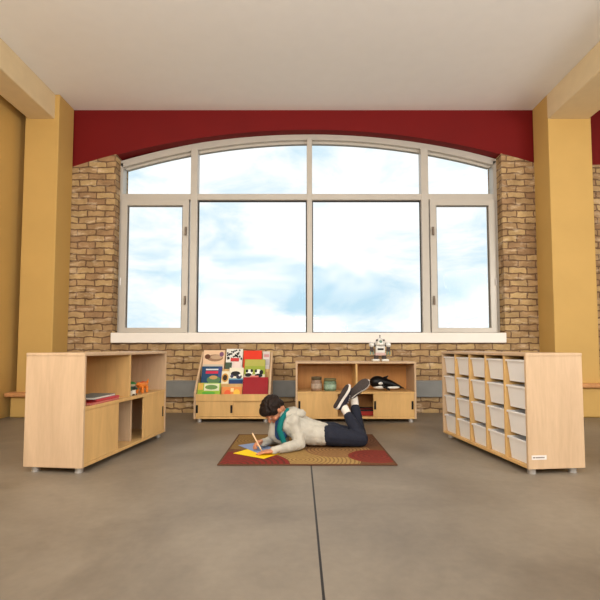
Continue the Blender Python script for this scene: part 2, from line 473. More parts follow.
def make_bin():
    r = thing('storage_bin', 'x', 'bin', (0, 0, 0), rzR, 'white bins in the cubby cabinet')
    w, d, h, tp, th = .198, .325, BH, .011, .003
    bm = NB()
    def ring(x, y0, y1, z): return [bm.verts.new(p) for p in ((-x, y0, z), (x, y0, z), (x, y1, z), (-x, y1, z))]
    o0 = ring(w/2-tp, .012, d-tp, 0); o1 = ring(w/2, 0, d, h)
    i1 = ring(w/2-th, th, d-th, h); i0 = ring(w/2-tp-th, .012+th, d-tp-th, th)
    bm.faces.new(o0[::-1]); bm.faces.new(i0)
    for a, b in ((o0, o1), (o1, i1), (i1, i0)):
        for k in range(4): bm.faces.new((a[k], a[(k+1) % 4], b[(k+1) % 4], b[k]))
    obj('tub', bm, WHITEP, r)
    bm = NB(); ww = cw-t-.004
    for q in (((-ww/2, -.006, h-.012), (-w/2+.002, d, h)), ((w/2-.002, -.006, h-.012), (ww/2, d, h)),
              ((-w/2, -.008, h-.012), (w/2, .001, h)), ((-w/2, d-.001, h-.012), (w/2, d+.004, h))):
        box(bm, q[0], q[1], .001)
    obj('rim', bm, WHITEP, r)
    return r
def dup(root):
    r = root.copy(); COL.objects.link(r)
    for ch in list(root.children):
        c = ch.copy(); COL.objects.link(c); c.parent = r
    return r
MR = Matrix.Translation((1.228, 3.912, 0)) @ Matrix.Rotation(rzR, 4, 'Z')
rn = ['bottom row', 'third row', 'second row', 'top row']
cn = ['farthest from the viewer', 'fourth from the viewer', 'in the middle column', 'second from the viewer', 'nearest the viewer']
b0 = make_bin(); first = True
for i in range(4):
    for k in range(5):
        b = b0 if first else dup(b0); first = False
        b.location = MR @ V((k*cw+t+(cw-t)/2, .014, rows[i]-.004))
        b['label'] = 'white bin in the %s of the cubby cabinet, %s' % (rn[i], cn[k])

# ------------------------------------------------------------------ book display
D0 = (-1.085, 4.63, 0); LD = .782
bd = thing('book_display', 'birch sloping book display with two sliding doors under the window', 'bookcase', D0)
prof = [(0, .036), (.40, .036), (.40, .714), (.37, .714), (0, .30)]
for x in (0, LD-t):
    bm = NB(); prism_yz(bm, prof, x, x+t); obj('side_panel', bm, WOOD, bd)
bm = NB(); box(bm, (t, .004, .036), (LD-t, .388, .058), .002); obj('bottom_panel', bm, WOODF, bd)
bm = NB(); box(bm, (t, .388, .036), (LD-t, .398, .70)); obj('back_panel', bm, WOODF, bd)
bm = NB(); box(bm, (t, .003, .213), (LD-t, .022, .285), .002); obj('front_lip', bm, WOODF, bd)
tiers = [(.03, .235), (.135, .36), (.245, .51)]     # y front, z base
for i, (y, z) in enumerate(tiers):
    y2 = tiers[i+1][0] if i < 2 else .388
    bm = NB()
    box(bm, (t, y, z-.015), (LD-t, y2+.012, z))
    if i < 2: box(bm, (t, y2, z), (LD-t, y2+.012, tiers[i+1][1]-.015))
    obj('display_step', bm, WOODF, bd)
    if i:
        bm = NB(); box(bm, (t, y-.006, z-.015), (LD-t, y, z+.022), .002); obj('step_lip', bm, WOODF, bd)
for a, b, pl_ in ((.021, .40, [.032, .385]), (.395, .761, [])):
    yy = .005 if pl_ else .024
    bm = NB(); box(bm, (a, yy, .06), (b, yy+.013, .211), .0015); d = obj('door', bm, WOODF, bd)
    for x in pl_: pull(d, x, yy, .135, .08)
feet(bd, LD, .40, .036)

PAGE = plain('paper_pages', (238, 232, 218), .8)
def book(label, x, tier, w, h, rgb, art, th=.012, dy=0, group='picture books on the sloping display', lean=22):
    y, z = tiers[tier]
    o = thing('picture_book', label, 'book', (D0[0]+x, D0[1]+y+.012+dy, z+.0015), 0, group, rot=(-math.radians(lean), 0, 0))
    m = plain('cover', rgb, .35, 0, .05)
    bm = NB(); box(bm, (-w/2, 0, 0), (w/2, .0015, h)); box(bm, (-w/2, th-.0015, 0), (w/2, th, h)); box(bm, (-w/2, 0, 0), (-w/2+.002, th, h))
    obj('cover', bm, m, o)
    bm = NB(); box(bm, (-w/2+.002, .0015, .003), (w/2-.003, th-.0015, h-.003)); obj('pages', bm, PAGE, o)
    mats = {}; a = NB(); ml = []
    def mi(c):
        if c not in mats: mats[c] = len(ml); ml.append(plain('ink', c, .4, 0, .08))
        return mats[c]
    lay = 0
    for q in art:
        lay += 1; yy = -.0004*lay
        if q[0] == 'r':
            _, u0, v0, u1, v1, c = q
            box(a, (w*(u0-.5), yy, h*v0), (w*(u1-.5), .0005, h*v1), 0, mi(c))
        else:
            _, u, v, ru, rv, c = q
            vs = cyl(a, (0, 0, 0), 1, 1, 20, 'y', mi=mi(c))
            for p in vs: p.co = V((w*(u-.5)+p.co.x*w*ru, yy if p.co.y < .5 else .0005, h*v+p.co.z*h*rv))
    if art: obj('cover_art', a, ml, o)
    else: a.free()
    return o
WH = (240, 238, 230); BK = (24, 24, 26)
# back tier
book('tan picture book with a sleeping brown animal, top left of the display', .142, 2, .235, .24, (226, 192, 158),
     [('e', .55, .62, .38, .17, (150, 118, 92)), ('e', .2, .68, .13, .12, (98, 60, 40)), ('e', .62, .66, .28, .1, (190, 160, 130)), ('r', .05, .08, .95, .3, (196, 186, 170)), ('e', .85, .8, .1, .12, (120, 80, 110))])
book('white book with black speckles and a red badge, top middle of the display', .365, 2, .18, .255, (232, 230, 222),
     [('e', random.random()*.9+.05, random.random()*.45+.5, .045, .035, BK) for _ in range(34)] + [('r', .3, .42, .8, .56, (205, 60, 60)), ('r', .42, .1, .9, .4, (232, 214, 206)), ('r', .0, .05, .38, .36, (70, 88, 70))], dy=.0)
book('plain bright red-orange book, top right of the display', .565, 2, .20, .235, (222, 58, 34), [])
book('pale grey slim book at the far right edge of the top tier', .716, 2, .075, .225, (214, 204, 198),
     [('r', .15, .7, .9, .85, (206, 150, 150)), ('r', .15, .3, .9, .6, (186, 178, 180))])
# middle tier
book('dark blue picture book with a red title, left of the middle tier', .142, 1, .215, .215, (22, 66, 104),
     [('r', .2, .62, .9, .76, (196, 40, 70)), ('r', .2, .8, .9, .87, (220, 220, 226)), ('e', .62, .3, .34, .2, (88, 128, 84)), ('e', .6, .42, .2, .1, (190, 150, 90)), ('r', .82, .45, 1, .95, (60, 70, 130))])
book('small white book with a dark sunflower disc, middle tier', .288, 1, .078, .16, (232, 222, 190),
     [('e', .5, .55, .45, .3, (206, 150, 60)), ('e', .5, .55, .3, .2, (50, 32, 20))], dy=0)
book('white book with a black and white cow-like animal, centre of the middle tier', .405, 1, .15, .20, (234, 228, 206),
     [('r', 0, 0, 1, .32, (30, 60, 110)), ('r', 0, .32, 1, .4, (90, 150, 180)), ('e', .45, .66, .34, .14, BK), ('e', .7, .5, .2, .13, (50, 50, 70)), ('e', .75, .58, .08, .06, WH), ('e', .2, .52, .12, .1, (60, 60, 90))])
book('green picture book with black and white pandas, right of the middle tier', .60, 1, .222, .295, (150, 166, 60),
     [('r', .02, .74, .98, .98, (176, 172, 84)), ('r', 0, .25, 1, .42, (206, 196, 176)), ('e', .25, .5, .16, .11, WH), ('e', .13, .55, .06, .06, BK), ('e', .36, .56, .06, .06, BK), ('e', .2, .4, .16, .07, BK),
      ('e', .68, .5, .16, .11, WH), ('e', .56, .55, .06, .06, BK), ('e', .82, .5, .09, .09, BK), ('e', .7, .38, .18, .07, BK), ('r', .3, .3, .7, .37, (214, 120, 110))])
# front tier
book('green and white book with yellow border, left of the bottom tier', .138, 0, .235, .17, (150, 190, 60),
     [('r', .28, .5, .95, .95, (222, 226, 190)), ('e', .6, .72, .28, .15, (110, 150, 80)), ('e', .5, .35, .3, .1, (96, 176, 60)), ('r', .02, .55, .24, .98, (220, 176, 80))])
book('orange and yellow booklet in the middle of the bottom tier', .375, 0, .21, .125, (224, 140, 70),
     [('e', .3, .45, .16, .3, (226, 96, 50)), ('e', .75, .5, .16, .3, (236, 190, 70)), ('r', .45, .6, .6, .9, (240, 210, 150))])
book('large plain deep red book on the right of the bottom tier', .62, 0, .265, .232, (150, 10, 24), [])

# ------------------------------------------------------------------ things on the cabinets
ML = Matrix.Translation((-1.305, 2.738, 0)) @ Matrix.Rotation(rzL, 4, 'Z')
def onL(x, y, z): return ML @ V((x, y, z))
def flat_book(label, p, rz, w, d, th, rgb, page=PAGE):
    o = thing('book', label, 'book', p, rz, 'books lying on the left cabinet shelf')
    m = plain('cover', rgb, .4)
    bm = NB(); box(bm, (-w/2, -d/2, 0), (w/2, d/2, .002)); box(bm, (-w/2, -d/2, th-.002), (w/2, d/2, th)); box(bm, (-w/2, d/2-.003, 0), (w/2, d/2, th))
    obj('cover', bm, m, o)
    bm = NB(); box(bm, (-w/2+.004, -d/2+.004, .002), (w/2-.004, d/2-.003, th-.002)); obj('pages', bm, page, o)
flat_book('wide red book lying lowest in the pile on the left cabinet shelf', onL(.27, .112, .4005), rzL+.03, .36, .20, .016, (176, 40, 36), plain('page_pink', (206, 130, 120), .8))
flat_book('crimson book lying second from the bottom of the shelf pile', onL(.31, .105, .417), rzL-.04, .27, .18, .012, (210, 40, 70), plain('page_rose', (206, 96, 96), .8))
flat_book('silver-white book lying on top of the pile of books', onL(.28, .11, .4295), rzL+.05, .28, .17, .014, (120, 130, 128))
o = thing('toy_box', 'small pinkish brown box beside the book pile on the left cabinet', 'box', onL(.05, .09, .4005), rzL)
bm = NB(); box(bm, (-.022, -.06, 0), (.022, .06, .034), .003); obj('carton', bm, plain('carton', (186, 120, 92), .6), o)
bm = NB(); box(bm, (-.024, -.062, .034), (.024, .062, .05), .003); obj('lid', bm, plain('carton_lid', (150, 128, 104), .6), o)

# small figure with a green cap
o = thing('toy_figure', 'small white toy figure with dark body band and green cap on the left cabinet', 'toy', onL(.69, .05, .4005), rzL)
bm = NB(); lathe(bm, [(.026, 0), (.03, .006), (.028, .05), (.022, .056)]); obj('body', bm, plain('toy_white', (222, 214, 198), .4), o, True)
bm = NB(); lathe(bm, [(.03, .042), (.031, .06), (.029, .068)]); obj('belt', bm, plain('toy_dark', (44, 54, 50), .4), o, True)
bm = NB(); ell(bm, (0, 0, .078), (.022, .022, .02)); obj('head', bm, plain('toy_face', (206, 190, 160), .5), o, True)
bm = NB(); lathe(bm, [(.032, .086), (.03, .09), (.022, .098), (.006, .105)]); obj('cap', bm, plain('toy_green', (58, 116, 60), .4), o, True)
for s in (-1, 1):
    bm = NB(); capsule(bm, (s*.024, -.002, .06), .009, (s*.042, -.018, .046), .008); obj('arm', bm, plain('toy_dgreen', (40, 84, 58), .4), o, True)
for s in (-1, 1):
    bm = NB(); box(bm, (s*.014-.01, -.03, 0), (s*.014+.01, .01, .012), .003); obj('shoe', bm, plain('toy_brown', (70, 52, 30), .5), o)

# orange dinosaur toy
o = thing('toy_dinosaur', 'orange toy dinosaur with raised tail on the left cabinet', 'toy', onL(.89, .06, .4005), rzL)
OR = plain('toy_orange', (226, 128, 44), .45, 0, .12, 30)
blob('body', [('c', (-.05, 0, .062), .022, (.02, 0, .058), .026), ('c', (.02, 0, .058), .024, (.07, 0, .066), .012), ('c', (.07, 0, .066), .012, (.095, 0, .105), .004),
     ('c', (-.05, 0, .062), .018, (-.078, 0, .078), .013), ('c', (-.078, 0, .078), .014, (-.104, 0, .07), .008)], OR, o, .004)
for x in (-.045, .03):
    for y in (-.02, .02):
        bm = NB(); capsule(bm, (x, y, .045), .012, (x-.006, y*1.2, .010), .010); obj('leg', bm, OR, o, True)
bm = NB()
for k in range(6): cyl(bm, (-.05+k*.02, 0, .078-abs(k-2)*.003), .009, .018, 8, r2=.001)
obj('back_spike', bm, plain('toy_deep_orange', (206, 78, 36), .5), o)

# back cabinet: two jars
B0 = V((-.045, 4.63, 0))
def jar(label, x, y, r, h, glass, fill, lid, band):
    o = thing('jar', label, 'jar', B0+V((x, y, .3115)), 0)
    bm = NB(); lathe(bm, [(r*.9, 0), (r, .008), (r, h*.72), (r*.86, h*.8)]); obj('body', bm, plain('jar_body', glass, .2, 0, .3, 30), o, True)
    bm = NB(); lathe(bm, [(r*1.003, h*.18), (r*1.012, h*.2), (r*1.012, h*.5), (r*1.003, h*.52)]); obj('jar_label', bm, plain('jar_band', band, .5, 0, .25, 40), o, True)
    bm = NB(); lathe(bm, [(r*.9, h*.79), (r*.98, h*.8), (r*.98, h*.97), (r*.9, h)]); obj('lid', bm, plain('jar_lid', lid, .4), o, True)
jar('brownish grey jar with a dark lid on the back cabinet shelf', .218, .13, .056, .145, (150, 124, 104), None, (96, 84, 62), (176, 158, 140))
jar('wide greenish jar with pale patches right of the brown jar', .362, .14, .066, .128, (116, 138, 112), None, (118, 116, 80), (150, 178, 158))

# black and white whale toy
o = thing('toy_whale', 'black and white toy orca lying on the back cabinet shelf', 'toy', B0+V((.945, .13, .312)), 0)
OB = plain('orca_black', (16, 15, 17), .35); OWH = plain('orca_white', (232, 232, 228), .4)
blob('body', [('e', (-.085, 0, .088), (.085, .062, .066)), ('c', (-.06, 0, .086), .062, (.05, 0, .066), .044), ('c', (.05, 0, .066), .044, (.15, 0, .036), .018),
     ('c', (.15, 0, .036), .016, (.185, -.045, .026), .007), ('c', (.15, 0, .036), .016, (.185, .045, .026), .007),
     ('c', (-.01, 0, .13), .018, (.03, 0, .155), .006)], OB, o, .006, 6)
bm = NB(); ell(bm, (-.065, -.051, .08), (.028, .014, .017), mat=None); obj('eye_patch', bm, OWH, o, True)
bm = NB(); ell(bm, (-.06, -.006, .04), (.075, .05, .026)); ell(bm, (.06, -.012, .034), (.085, .032, .017)); obj('belly', bm, OWH, o, True)
for s in (-1, 1):
    bm = NB(); capsule(bm, (-.03, s*.045, .05), .017, (.02, s*.088, .016), .010); obj('flipper', bm, OB, o, True)

# tray with a dark rim inside the lower opening
o = thing('storage_tray', 'low red tray with a dark rim inside the open lower part of the back cabinet', 'tray', B0+V((.76, .17, .0595)), 0)
bm = NB(); box(bm, (-.13, -.11, 0), (.07, .11, .05), .006); obj('tub', bm, plain('tray_red', (150, 44, 36), .5), o)
bm = NB()
for q in (((-.135, -.116, .048), (.075, -.104, .062)), ((-.135, .104, .048), (.075, .116, .062)), ((-.135, -.116, .048), (-.123, .116, .062)), ((.063, -.116, .048), (.075, .116, .062))):
    box(bm, q[0], q[1], .003)
obj('rim', bm, BLACK, o)

# robot
o = thing('toy_robot', 'silver-white toy robot standing on top of the back cabinet', 'toy', (.852, 4.80, .6175), 0)
RW = plain('robot_white', (226, 226, 220), .3, .2, .1, 40); RD = plain('robot_dark', (70, 62, 60), .4, .2); RP = plain('robot_pink', (206, 176, 170), .4, .1); RG = plain('robot_green', (120, 150, 138), .3, .3)
bm = NB(); box(bm, (-.05, -.035, .085), (.05, .035, .165), .012); obj('torso', bm, RW, o)
bm = NB(); box(bm, (-.032, -.038, .118), (.032, -.034, .138), .002); obj('chest_window', bm, BLACK, o)
bm = NB(); box(bm, (-.056, -.04, .06), (.056, .04, .09), .008); obj('waist', bm, RP, o)
bm = NB(); lathe(bm, [(.05, .165), (.055, .18), (.05, .21), (.034, .235), (.01, .248)]); hd = obj('head', bm, RW, o, True)
bm = NB(); ell(bm, (0, -.036, .205), (.02, .02, .02)); obj('visor', bm, RG, hd, True)
for s in (-1, 1):
    bm = NB(); ell(bm, (s*.036, -.028, .222), (.012, .014, .012)); obj('eye', bm, RD, hd, True)
bm = NB(); cyl(bm, (0, 0, .245), .004, .026, 10); ell(bm, (0, 0, .272), (.007, .007, .007)); obj('antenna', bm, RD, hd)
for s in (-1, 1):
    bm = NB(); ell(bm, (s*.088, 0, .175), (.03, .028, .03)); ar = obj('arm', bm, RW, o, True)
    bm = NB(); cyl(bm, (s*.04, 0, .168), .014, s*.05, 14, 'x'); obj('shoulder_joint', bm, RD, ar)
    bm = NB(); box(bm, (s*.088-.018, -.018, .1), (s*.088+.018, .018, .155), .006); obj('forearm', bm, RD, ar)
    bm = NB()
    for q in (-1, 1): box(bm, (s*.088+q*.014-.006, -.02, .07), (s*.088+q*.014+.006, .012, .104), .003)
    obj('claw', bm, RG, ar)
for s in (-1, 1):
    bm = NB(); box(bm, (s*.042-.022, -.026, .02), (s*.042+.022, .026, .066), .006); lg = obj('leg', bm, RD, o)
    bm = NB(); box(bm, (s*.05-.038, -.052, 0), (s*.05+.038, .034, .024), .008); obj('foot', bm, RW, lg)

# ------------------------------------------------------------------ rug
def rug_mat():
    m, nt, p = base_mat('patterned_rug')
    tc = N(nt, 'ShaderNodeTexCoord')
    base = N(nt, 'ShaderNodeTexNoise', Scale=60.0, Detail=3.0); nt.links.new(tc.outputs['Object'], base.inputs['Vector'])
    cur = N(nt, 'ShaderNodeRGB'); cur.outputs[0].default_value = lin(112, 74, 46); last = cur.outputs[0]
    def disc(cx, cy, r, c1, c2, freq):
        nonlocal last
        d = N(nt, 'ShaderNodeVectorMath', operation='DISTANCE'); d.inputs[1].default_value = (cx, cy, .008)
        nt.links.new(tc.outputs['Object'], d.inputs[0])
        lt = N(nt, 'ShaderNodeMath', operation='LESS_THAN'); lt.inputs[1].default_value = r; nt.links.new(d.outputs['Value'], lt.inputs[0])
        s = N(nt, 'ShaderNodeMath', operation='MULTIPLY'); s.inputs[1].default_value = freq; nt.links.new(d.outputs['Value'], s.inputs[0])
        sn = N(nt, 'ShaderNodeMath', operation='SINE'); nt.links.new(s.outputs[0], sn.inputs[0])
        g = N(nt, 'ShaderNodeMath', operation='GREATER_THAN'); g.inputs[1].default_value = .35; nt.links.new(sn.outputs[0], g.inputs[0])
        mc = N(nt, 'ShaderNodeMix', data_type='RGBA'); mc.inputs[6].default_value = lin(*c1); mc.inputs[7].default_value = lin(*c2)
        nt.links.new(g.outputs[0], mc.inputs[0])
        mo = N(nt, 'ShaderNodeMix', data_type='RGBA'); nt.links.new(lt.outputs[0], mo.inputs[0])
        nt.links.new(last, mo.inputs[6]); nt.links.new(mc.outputs[2], mo.inputs[7]); last = mo.outputs[2]
    disc(.30, .80, .36, (112, 74, 48), (94, 60, 40), 230)
    disc(-.42, .75, .34, (150, 118, 66), (124, 94, 54), 230)
    disc(-.05, .12, .40, (176, 142, 86), (142, 112, 66), 230)
    disc(.22, .42, .24, (160, 120, 76), (126, 90, 56), 230)
    disc(-.48, .0, .36, (136, 46, 40), (104, 50, 38), 160)
    disc(.47, .22, .19, (132, 52, 40), (116, 48, 38), 170)
    mx = N(nt, 'ShaderNodeMix', data_type='RGBA', blend_type='MULTIPLY'); mx.inputs[0].default_value = 1
    rp = N(nt, 'ShaderNodeValToRGB'); rp.color_ramp.elements[0].color = (.7, .7, .7, 1); rp.color_ramp.elements[1].color = (1.2, 1.2, 1.2, 1)
    nt.links.new(base.outputs['Fac'], rp.inputs['Fac']); nt.links.new(last, mx.inputs[6]); nt.links.new(rp.outputs['Color'], mx.inputs[7])
    nt.links.new(mx.outputs[2], p.inputs['Base Color']); p.inputs['Roughness'].default_value = .95
    b = N(nt, 'ShaderNodeBump', Strength=.6, Distance=.004)
    n4 = N(nt, 'ShaderNodeTexNoise', Scale=220.0); nt.links.new(tc.outputs['Object'], n4.inputs['Vector'])
    nt.links.new(n4.outputs['Fac'], b.inputs['Height']); nt.links.new(b.outputs['Normal'], p.inputs['Normal'])
    return m
rg = thing('rug', 'brown rug with red and olive ringed circles under the lying boy', 'rug', (.055, 2.955, 0))
bm = NB(); box(bm, (-.58, 0, .0005), (.565, 1.0, .008), .003); obj('pile', bm, rug_mat(), rg)
bm = NB()
for q in (((-.59, -.01), (.575, .004)), ((-.59, .996), (.575, 1.01)), ((-.59, 0), (-.576, 1.0)), ((.561, 0), (.575, 1.0))):
    box(bm, (q[0][0], q[0][1], .0005), (q[1][0], q[1][1], .0095), .003)
obj('binding', bm, plain('rug_binding', (96, 62, 42), .9), rg)
ZR = .0085

# paper
def sheet(name, label, pts, z, rgb):
    bm = NB(); n = len(pts)
    a = [bm.verts.new((x, y, z)) for x, y in pts]; b = [bm.verts.new((x, y, z+.0012)) for x, y in pts]
    bm.faces.new(a[::-1]); bm.faces.new(b)
    for i in range(n): bm.faces.new((a[i], a[(i+1) % n], b[(i+1) % n], b[i]))
    c = sum((V((x, y, z)) for x, y in pts), V())/n
    for v in bm.verts: v.co -= c
    return tag(obj(name, bm, plain(name+'_paper', rgb, .7, 0, .02), loc=c), label, 'paper')
sheet('yellow_paper', 'yellow sheet of paper lying on the rug under the blue sheet', [(-.475, 3.245), (-.245, 3.085), (-.10, 3.30), (-.33, 3.455)], .0105, (252, 214, 28))
sheet('blue_paper', 'light blue sheet of paper the boy is writing on', [(-.475, 3.50), (-.275, 3.205), (-.13, 3.31), (-.33, 3.60)], .0125, (142, 160, 196))

# ------------------------------------------------------------------ the boy
SKIN = plain('skin', (198, 136, 104), .5, 0, .05, 20)
HAIR = plain('dark_hair', (34, 23, 18), .6, 0, .35, 60)
HOOD = plain('grey_hoodie', (190, 185, 172), .9, 0, .14, 14, .3, 90)
TROU = plain('dark_navy_trousers', (38, 41, 53), .85, 0, .1, 30, .2, 120)
TEAL = plain('teal_lining', (12, 108, 106), .8)
SHIRT = plain('blue_shirt', (44, 76, 122), .85, 0, .5, 16)
SOCK = plain('white_sock', (232, 224, 214), .9)
LEFT = V((-1, 0, 0))
boy = thing('person', 'boy in a grey hoodie and dark trousers lying on his belly, drawing', 'person', (0, 3.42, ZR))
O = V((0, 3.42, ZR))
def P(x, y, z): return V((x, y, z))-O

head_c = P(-.198, 3.372, .300)
fw = V((-.40, -.20, -.88)).normalized()
upv = V((-.70, -.55, .40)); upv = (upv-fw*upv.dot(fw)).normalized()
rt = fw.cross(upv).normalized()
HM = Matrix.Translation(head_c) @ Matrix.Scale(.89, 4) @ Matrix.Translation(-head_c) @ Matrix((( rt.x, fw.x, upv.x, head_c.x), (rt.y, fw.y, upv.y, head_c.y), (rt.z, fw.z, upv.z, head_c.z), (0, 0, 0, 1)))
def hl(x, y, z): return HM @ V((x, y, z))

body = []
body += [('e', (0, -.012, .025), (.071, .088, .076), HM), ('e', (0, .03, -.035), (.054, .056, .06), HM), ('e', (0, .052, -.075), (.03, .028, .022), HM),
         ('c', hl(0, .078, .012), .008, hl(0, .100, -.018), .012), ('e', (0, .082, -.05), (.022, .012, .008), HM), ('e', (0, .082, -.062), (.018, .012, .007), HM),
         ('e', (.026, .074, .022), (.024, .012, .008), HM), ('e', (-.026, .074, .022), (.024, .012, .008), HM)]
for s in (-1, 1):
    body += [('e', (s*.073, -.01, -.008), (.009, .018, .028), HM), ('e', (s*.079, -.016, -.0), (.007, .012, .02), HM), ('e', (s*.042, .05, -.025), (.022, .024, .022), HM)]
neck0 = P(-.135, 3.425, .235)
body += [('c', hl(0, -.03, -.05), .042, neck0, .046)]
chest = P(-.06, 3.45, .19); waist = P(.09, 3.49, .12); pelv = P(.2, 3.505, .1)
shN, shF = P(-.055, 3.365, .215), P(-.185, 3.515, .215)
body += [('c', neck0, .05, chest, .07), ('c', shN, .045, shF, .045), ('c', chest, .075, waist, .055), ('c', waist, .055, pelv, .052)]
elN, wrN = P(.0, 3.345, .054), P(-.185, 3.205, .04)
elF, wrF = P(-.185, 3.56, .054), P(-.285, 3.40, .05)
body += [('c', shN, .036, elN, .028), ('c', elN, .028, wrN, .019), ('c', shF, .036, elF, .028), ('c', elF, .028, wrF, .019)]
hipN, hipF = P(.22, 3.445, .1), P(.22, 3.57, .1)
knN, knF = P(.462, 3.455, .066), P(.47, 3.6, .066)
anN, anF = P(.352, 3.612, .282), P(.444, 3.725, .345)
body += [('c', pelv, .052, hipN, .062), ('c', pelv, .052, hipF, .062), ('c', hipN, .066, knN, .046), ('c', hipF, .066, knF, .046),
         ('c', knN, .044, anN, .025), ('c', knF, .044, anF, .025)]

def hand(wr, d, dn, side, curl, spread=1):
    """palm and five fingers; d = pointing direction, dn = palm side, side = thumb side"""
    d = d.normalized(); side = (side-d*side.dot(d)).normalized(); dn = d.cross(side)*(1 if d.cross(side).dot(dn) > 0 else -1)
    r = [('c', wr, .017, wr+d*.02, .018)]
    k0 = wr+d*.060
    for off, ln, rr in ((.024, .056, .0072), (.008, .064, .0076), (-.008, .059, .0072), (-.023, .047, .0064)):
        k = k0+side*off - d*abs(off)*.15
        r.append(('c', wr+d*.012+side*off*.6, .0125, k, .0100))
        a = 0; p = k; dd = d+side*off*spread*3
        for j, fr in enumerate((.45, .32, .25)):
            a += curl[j]
            v = (dd.normalized()*math.cos(a)+dn*math.sin(a))
            q = p+v*ln*fr
            r.append(('c', p, rr*(1-.08*j), q, rr*(.92-.08*j))); p = q
    b = wr+d*.018+side*.018
    t1 = b+(d*.6+side*.8+dn*.25).normalized()*.028
    t2 = t1+(d*.95+side*.1+dn*.35).normalized()*.024
    t3 = t2+(d*.95-side*.25+dn*.3).normalized()*.018
    r += [('c', b-side*.006, .0125, t1, .0095), ('c', t1, .0093, t2, .0082), ('c', t2, .008, t3, .0066)]
    return r
# near (left) hand rests flat on the paper, far (right) hand grips the pencil
body += hand(wrN+V((0, 0, -.003)), V((-.80, -.12, -.05)), V((0, 0, -1)), V((-.1, 1, 0)), (.12, .16, .14))
rh = hand(wrF+V((0, 0, .004)), V((-.62, -.72, .05)), V((.5, -.5, -.75)), V((.5, -.45, .68)), (.45, .75, .6), .3)
body += rh
# the pencil runs between the tips of the index finger and the thumb
grip = (rh[4][3]+rh[-1][3])*.5
pdir = V((-.50, .42, .76)).normalized()
pen_tip = grip-pdir*((grip.z+O.z-.0142)/pdir.z); pen_top = pen_tip+pdir*.155
person_body = blob('body', body, SKIN, boy, .0042, 3)

# eyes and mouth
bm = NB()
for s in (-1, 1): ell(bm, (s*.027, .0765, .008), (.0095, .006, .005), mat=HM)
obj('eye_white', bm, plain('eye_white', (236, 230, 224), .3), boy, True)
bm = NB()
for s in (-1, 1): ell(bm, (s*.027, .0812, .007), (.005, .003, .0045), mat=HM)
obj('iris', bm, plain('iris_brown', (52, 32, 22), .3), boy, True)
bm = NB(); ell(bm, (0, .0915, -.050), (.019, .004, .0045), mat=HM); ell(bm, (0, .0905, -.059), (.016, .004, .005), mat=HM)
obj('lips', bm, plain('lips', (178, 98, 88), .5), boy, True)
# hair: cap with short tufts
hp = [('e', (0, -.022, .038), (.082, .094, .078), HM), ('e', (0, .04, .074), (.064, .05, .036), HM), ('e', (0, -.075, -.01), (.062, .032, .052), HM)]
for s in (-1, 1): hp.append(('e', (s*.068, .008, .03), (.014, .04, .036), HM))
rnd = random.Random(3)
for k in range(120):
    u = rnd.uniform(0, 2*math.pi); v = rnd.uniform(-.15, 1)
    n = V((math.cos(u)*math.sqrt(max(0, 1-v*v)), math.sin(u)*math.sqrt(max(0, 1-v*v)), v))
    if n.y > .55 and n.z < .45: continue
    b = V((n.x*.076, -.02+n.y*.088, .038+n.z*.074)); e = b+n*.014+V((rnd.uniform(-.012, .012), .012, -.008))
    hp.append(('c', hl(*b), .011, hl(*e), .004))
blob('hair', hp, HAIR, boy, .0042, 2, .004, .015)

# hoodie
hd_ = [('c', neck0+V((.01, .0, -.02)), .072, chest, .105), ('c', shN, .06, shF, .06)]
hd_ += [('c', chest, .098, waist, .09), ('c', waist, .09, P(.165, 3.505, .105), .086)]
for dy in (-.052, .052):
    q = V((-.02 if dy < 0 else .0, dy, 0))
    hd_ += [('c', chest+q, .085, waist+q+V((0, 0, -.01)), .082), ('c', waist+q+V((0, 0, -.01)), .082, P(.165, 3.505, .098)+V((0, dy*1.1, 0)), .078)]
hd_ += [('c', P(-.178, 3.435, .235), .045, P(-.195, 3.445, .11), .05), ('c', P(-.195, 3.445, .11), .05, P(-.13, 3.46, .07), .05)]
hd_ += [('c', shN, .055, elN+V((0, 0, .002)), .043), ('c', elN, .043, wrN, .027), ('c', shF, .055, elF, .043), ('c', elF, .043, wrF, .027)]
hoodie = blob('hoodie', hd_, HOOD, boy, .006, 4, .014, .045)
# hood lying on the back of the neck
hq = []
for a in range(9):
    an = math.pi*(a/8)
    c = P(-.075, 3.44, .262)+V((-.05+.085*math.sin(an), .0, .0))+V((0, -.085*math.cos(an), .012*math.sin(an)))
    hq.append((c, .026+.014*math.sin(an)))
hood = [('c', hq[i][0], hq[i][1], hq[i+1][0], hq[i+1][1]) for i in range(8)]
hood += [('e', P(-.005, 3.44, .262), (.05, .07, .035))]
blob('hood', hood, HOOD, hoodie, .006, 3, .01, .03)
# teal lining along the open front and collar
blob('lining', [('c', P(-.092, 3.365, .300), .016, P(-.135, 3.318, .235), .02), ('c', P(-.135, 3.318, .235), .02, P(-.150, 3.310, .165), .022), ('c', P(-.150, 3.310, .165), .022, P(-.118, 3.318, .075), .02)],
     TEAL, hoodie, .005, 2)
blob('shirt', [('c', P(-.152, 3.382, .235), .034, P(-.140, 3.385, .12), .05)], SHIRT, boy, .006, 2, .004, .03)
bm = NB(); box(bm, (-.004, -.004, 0), (.004, .004, .05), .002, mat=Matrix.Translation(P(-.182, 3.312, .125)))
bm.free()

